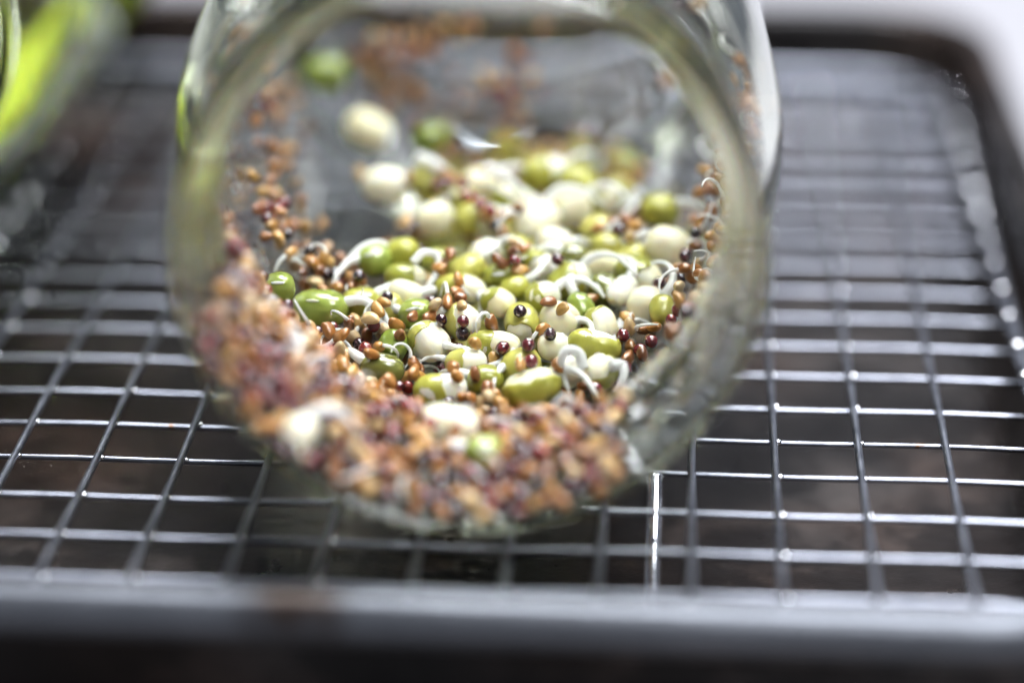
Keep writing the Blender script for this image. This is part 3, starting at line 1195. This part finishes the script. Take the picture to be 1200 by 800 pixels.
# which of the small seeds does the camera see?
allc = _buf['c'][:_buf['n']].copy()
allr = _buf['r'][:_buf['n']].copy()
camL = to_local(CAM)
info = []
for c, kind in small:
    d = c - camL
    L = math.sqrt(d @ d)
    d = d / L
    q = allc - camL
    b_ = q @ d
    p2 = np.einsum('ij,ij->i', q, q) - b_ * b_
    blk = (b_ < L - 0.09) & (p2 < (allr * 0.75) ** 2)
    info.append((int(blk.sum()) == 0, L))


def random_basis():
    q = rng.normal(size=4)
    q /= np.linalg.norm(q)
    return Matrix.Rotation(0, 3, 'X') if False else Vector((0, 0, 0)), q


from mathutils import Quaternion


def choose(kind, n=300):
    ids = [i for i, (c, k) in enumerate(small) if k == kind and info[i][0]]
    ids.sort(key=lambda i: info[i][1])
    return ids


def seed_region(l):
    if math.hypot(l[0], l[2]) > 2.2 and l[2] > -1.5 and l[1] > 3.3 and l[1] < 10.9:
        return 'wall'
    if l[1] >= 10.9:
        return 'end'
    if l[1] < 3.2:
        return 'mouth_left' if l[0] < -0.9 else 'mouth'
    if l[1] > 6.6:
        return 'rear'
    if l[0] > 1.25:
        return 'right'
    if l[0] < -0.95:
        return 'left'
    return 'bed'


WHERE = {
 'mouth': 'heaped at the bottom of the jar mouth',
 'mouth_left': 'heaped up the left side of the jar mouth',
 'bed': 'wedged among the mung beans in the middle of the pile',
 'left': 'lying left of the mung beans inside the jar',
 'right': 'lying between the mung beans and the right glass wall',
 'rear': 'lying among the blurred beans at the rear of the pile',
 'wall': 'stuck high on the side wall of the jar',
 'end': 'stuck to the far end of the jar',
}
LAB = {(k, w): ('small tan brown seed ' if k == 'tan' else 'small dark red seed ') + t for k in ('tan', 'red') for w, t in WHERE.items()}
GRP = {w: 'small seeds ' + t for w, t in WHERE.items()}


def thin_root():
    pts = [np.array([0.08, 0.02, 0.0])]
    ang = rng.uniform(-0.6, 0.6)
    bend = rng.choice([-1, 1]) * rng.uniform(0.25, 0.6)
    L = rng.uniform(0.05, 0.10)
    lift = rng.uniform(-0.1, 0.25)
    for i in range(6):
        pts.append(pts[-1] + L * np.array([math.cos(ang), math.sin(ang), lift]))
        ang += bend
        lift *= 0.7
    pts = catmull(pts, 3)
    n = len(pts)
    return mesh_from(*tube(pts, [0.027 * (1 - 0.7 * i / (n - 1)) for i in range(n)], 8), True, 'root')


ROOT_M = [thin_root() for _ in range(8)]
for me_ in ROOT_M:
    me_.materials.append(M['root'])

picked = set()
for kind in ('tan', 'red'):
    cand = choose(kind)
    # spread the 300 individuals over what shows largest: sharp bed first, then the blurred mouth
    bed_ids = [i for i in cand if not seed_region(small[i][0]).startswith('mouth')]
    mouth_ids = [i for i in cand if seed_region(small[i][0]).startswith('mouth')]
    take = (mouth_ids[:160] + bed_ids)[:298] if len(bed_ids) > 140 else (bed_ids + mouth_ids)[:298]
    picked.update(take)
rest = {'tan': [], 'red': []}
for i, (l, kind) in enumerate(small):
    p = to_world(l)
    q = rng.normal(size=4)
    q = Quaternion(q / np.linalg.norm(q))
    if i in picked:
        reg = seed_region(l)
        me_ = (TAN_M if kind == 'tan' else RED_M)[int(rng.integers(0, 3 if kind == 'tan' else 2))]
        o = bpy.data.objects.new('tan_seed' if kind == 'tan' else 'red_seed', me_)
        col.objects.link(o)
        o.location = Vector(p * S)
        o.rotation_mode = 'QUATERNION'
        o.rotation_quaternion = q
        s = rng.uniform(0.88, 1.12)
        o.scale = (s, s, s)
        tag(o, LAB[(kind, reg)], 'seed', GRP[reg])
        if kind == 'tan' and rng.random() < (0.18 if reg.startswith('mouth') else 0.75 if reg == 'right' else 0.45):
            rt = bpy.data.objects.new('root', ROOT_M[int(rng.integers(0, 8))])
            col.objects.link(rt)
            rt.parent = o
    else:
        rest[kind].append((p, np.array(q.to_matrix()), rng.uniform(0.88, 1.12)))


def joined(items, shapes, faces, name, mat, label, cat):
    V, F = [], []
    base = 0
    fa = np.array(faces)
    for p, R, s in items:
        sh = shapes[int(rng.integers(0, len(shapes)))]
        V.append(sh @ R.T * s + p)
        F.append(fa + base)
        base += len(sh)
    V = np.concatenate(V)
    F = np.concatenate(F)
    o = add(name, mesh_from(V, F, True, name), mat)
    tag(o, label, cat, None, 'stuff')
    return o


joined(rest['tan'], [tan_shape(IV2, k) for k in range(3)], IF2, 'tan_seeds', M['tan'], 'mass of small tan brown seeds filling the bed inside the jar', 'seeds')
joined(rest['red'], [red_shape(IV2, k) for k in range(2)], IF2, 'red_seeds', M['red'], 'scatter of small dark red seeds deep in the jar bed', 'seeds')
items = []
for l, r in beans_low:
    q = rng.normal(size=4)
    items.append((to_world(l), np.array(Quaternion(q / np.linalg.norm(q)).to_matrix()), 1.0))
joined(items, [IV2 * np.array([0.30, 0.22, 0.21])], IF2, 'mung_beans', M['skin'], 'lower layer of green mung beans hidden beneath the seeds', 'mung beans')
print('SMALL', len(small), 'visible', sum(a for a, b in info), 'low', len(beans_low), {k: len(v) for k, v in rest.items()})

# ------------------------------------------------------------------ water drops on the inside of the glass
V, F = [], []
base = 0
for _ in range(260):
    z_ = rng.random()
    if z_ < 0.45:
        w, th = rng.uniform(0.3, 3.5), rng.uniform(38, 85)
    elif z_ < 0.75:
        w, th = rng.uniform(4.0, 10.0), rng.uniform(55, 85)
    else:
        w, th = rng.uniform(2.0, 10.0), rng.uniform(-85, -55)
    r = rng.uniform(0.03, 0.09) if rng.random() < 0.85 else rng.uniform(0.09, 0.14)
    tt = math.radians(th)
    rad = float(rin(w)) - 0.012
    n_ = np.array([math.sin(tt), 0, -math.cos(tt)])
    c = np.array([rad * n_[0], w, rad * n_[2]])
    q = _buf['c'][:_buf['n']] - c
    if (np.einsum('ij,ij->i', q, q) < (_buf['r'][:_buf['n']] + r) ** 2).any():
        continue
    t1 = np.array([math.cos(tt), 0, math.sin(tt)])
    t2 = np.array([0, 1.0, 0])
    for v in IV2:
        hgt = max(v[2], 0.0) * 0.55
        loc = c + t1 * v[0] * r + t2 * v[1] * r * 1.1 - n_ * hgt * r
        V.append(to_world(loc))
    for f in IF2:
        F.append(tuple(i + base for i in f))
    base += len(IV2)
drops = add('water_drops', mesh_from(V, F, True, 'water_drops'), M['water'])
tag(drops, 'clear water drops clinging to the inside wall of the jar', 'water drops', None, 'stuff')
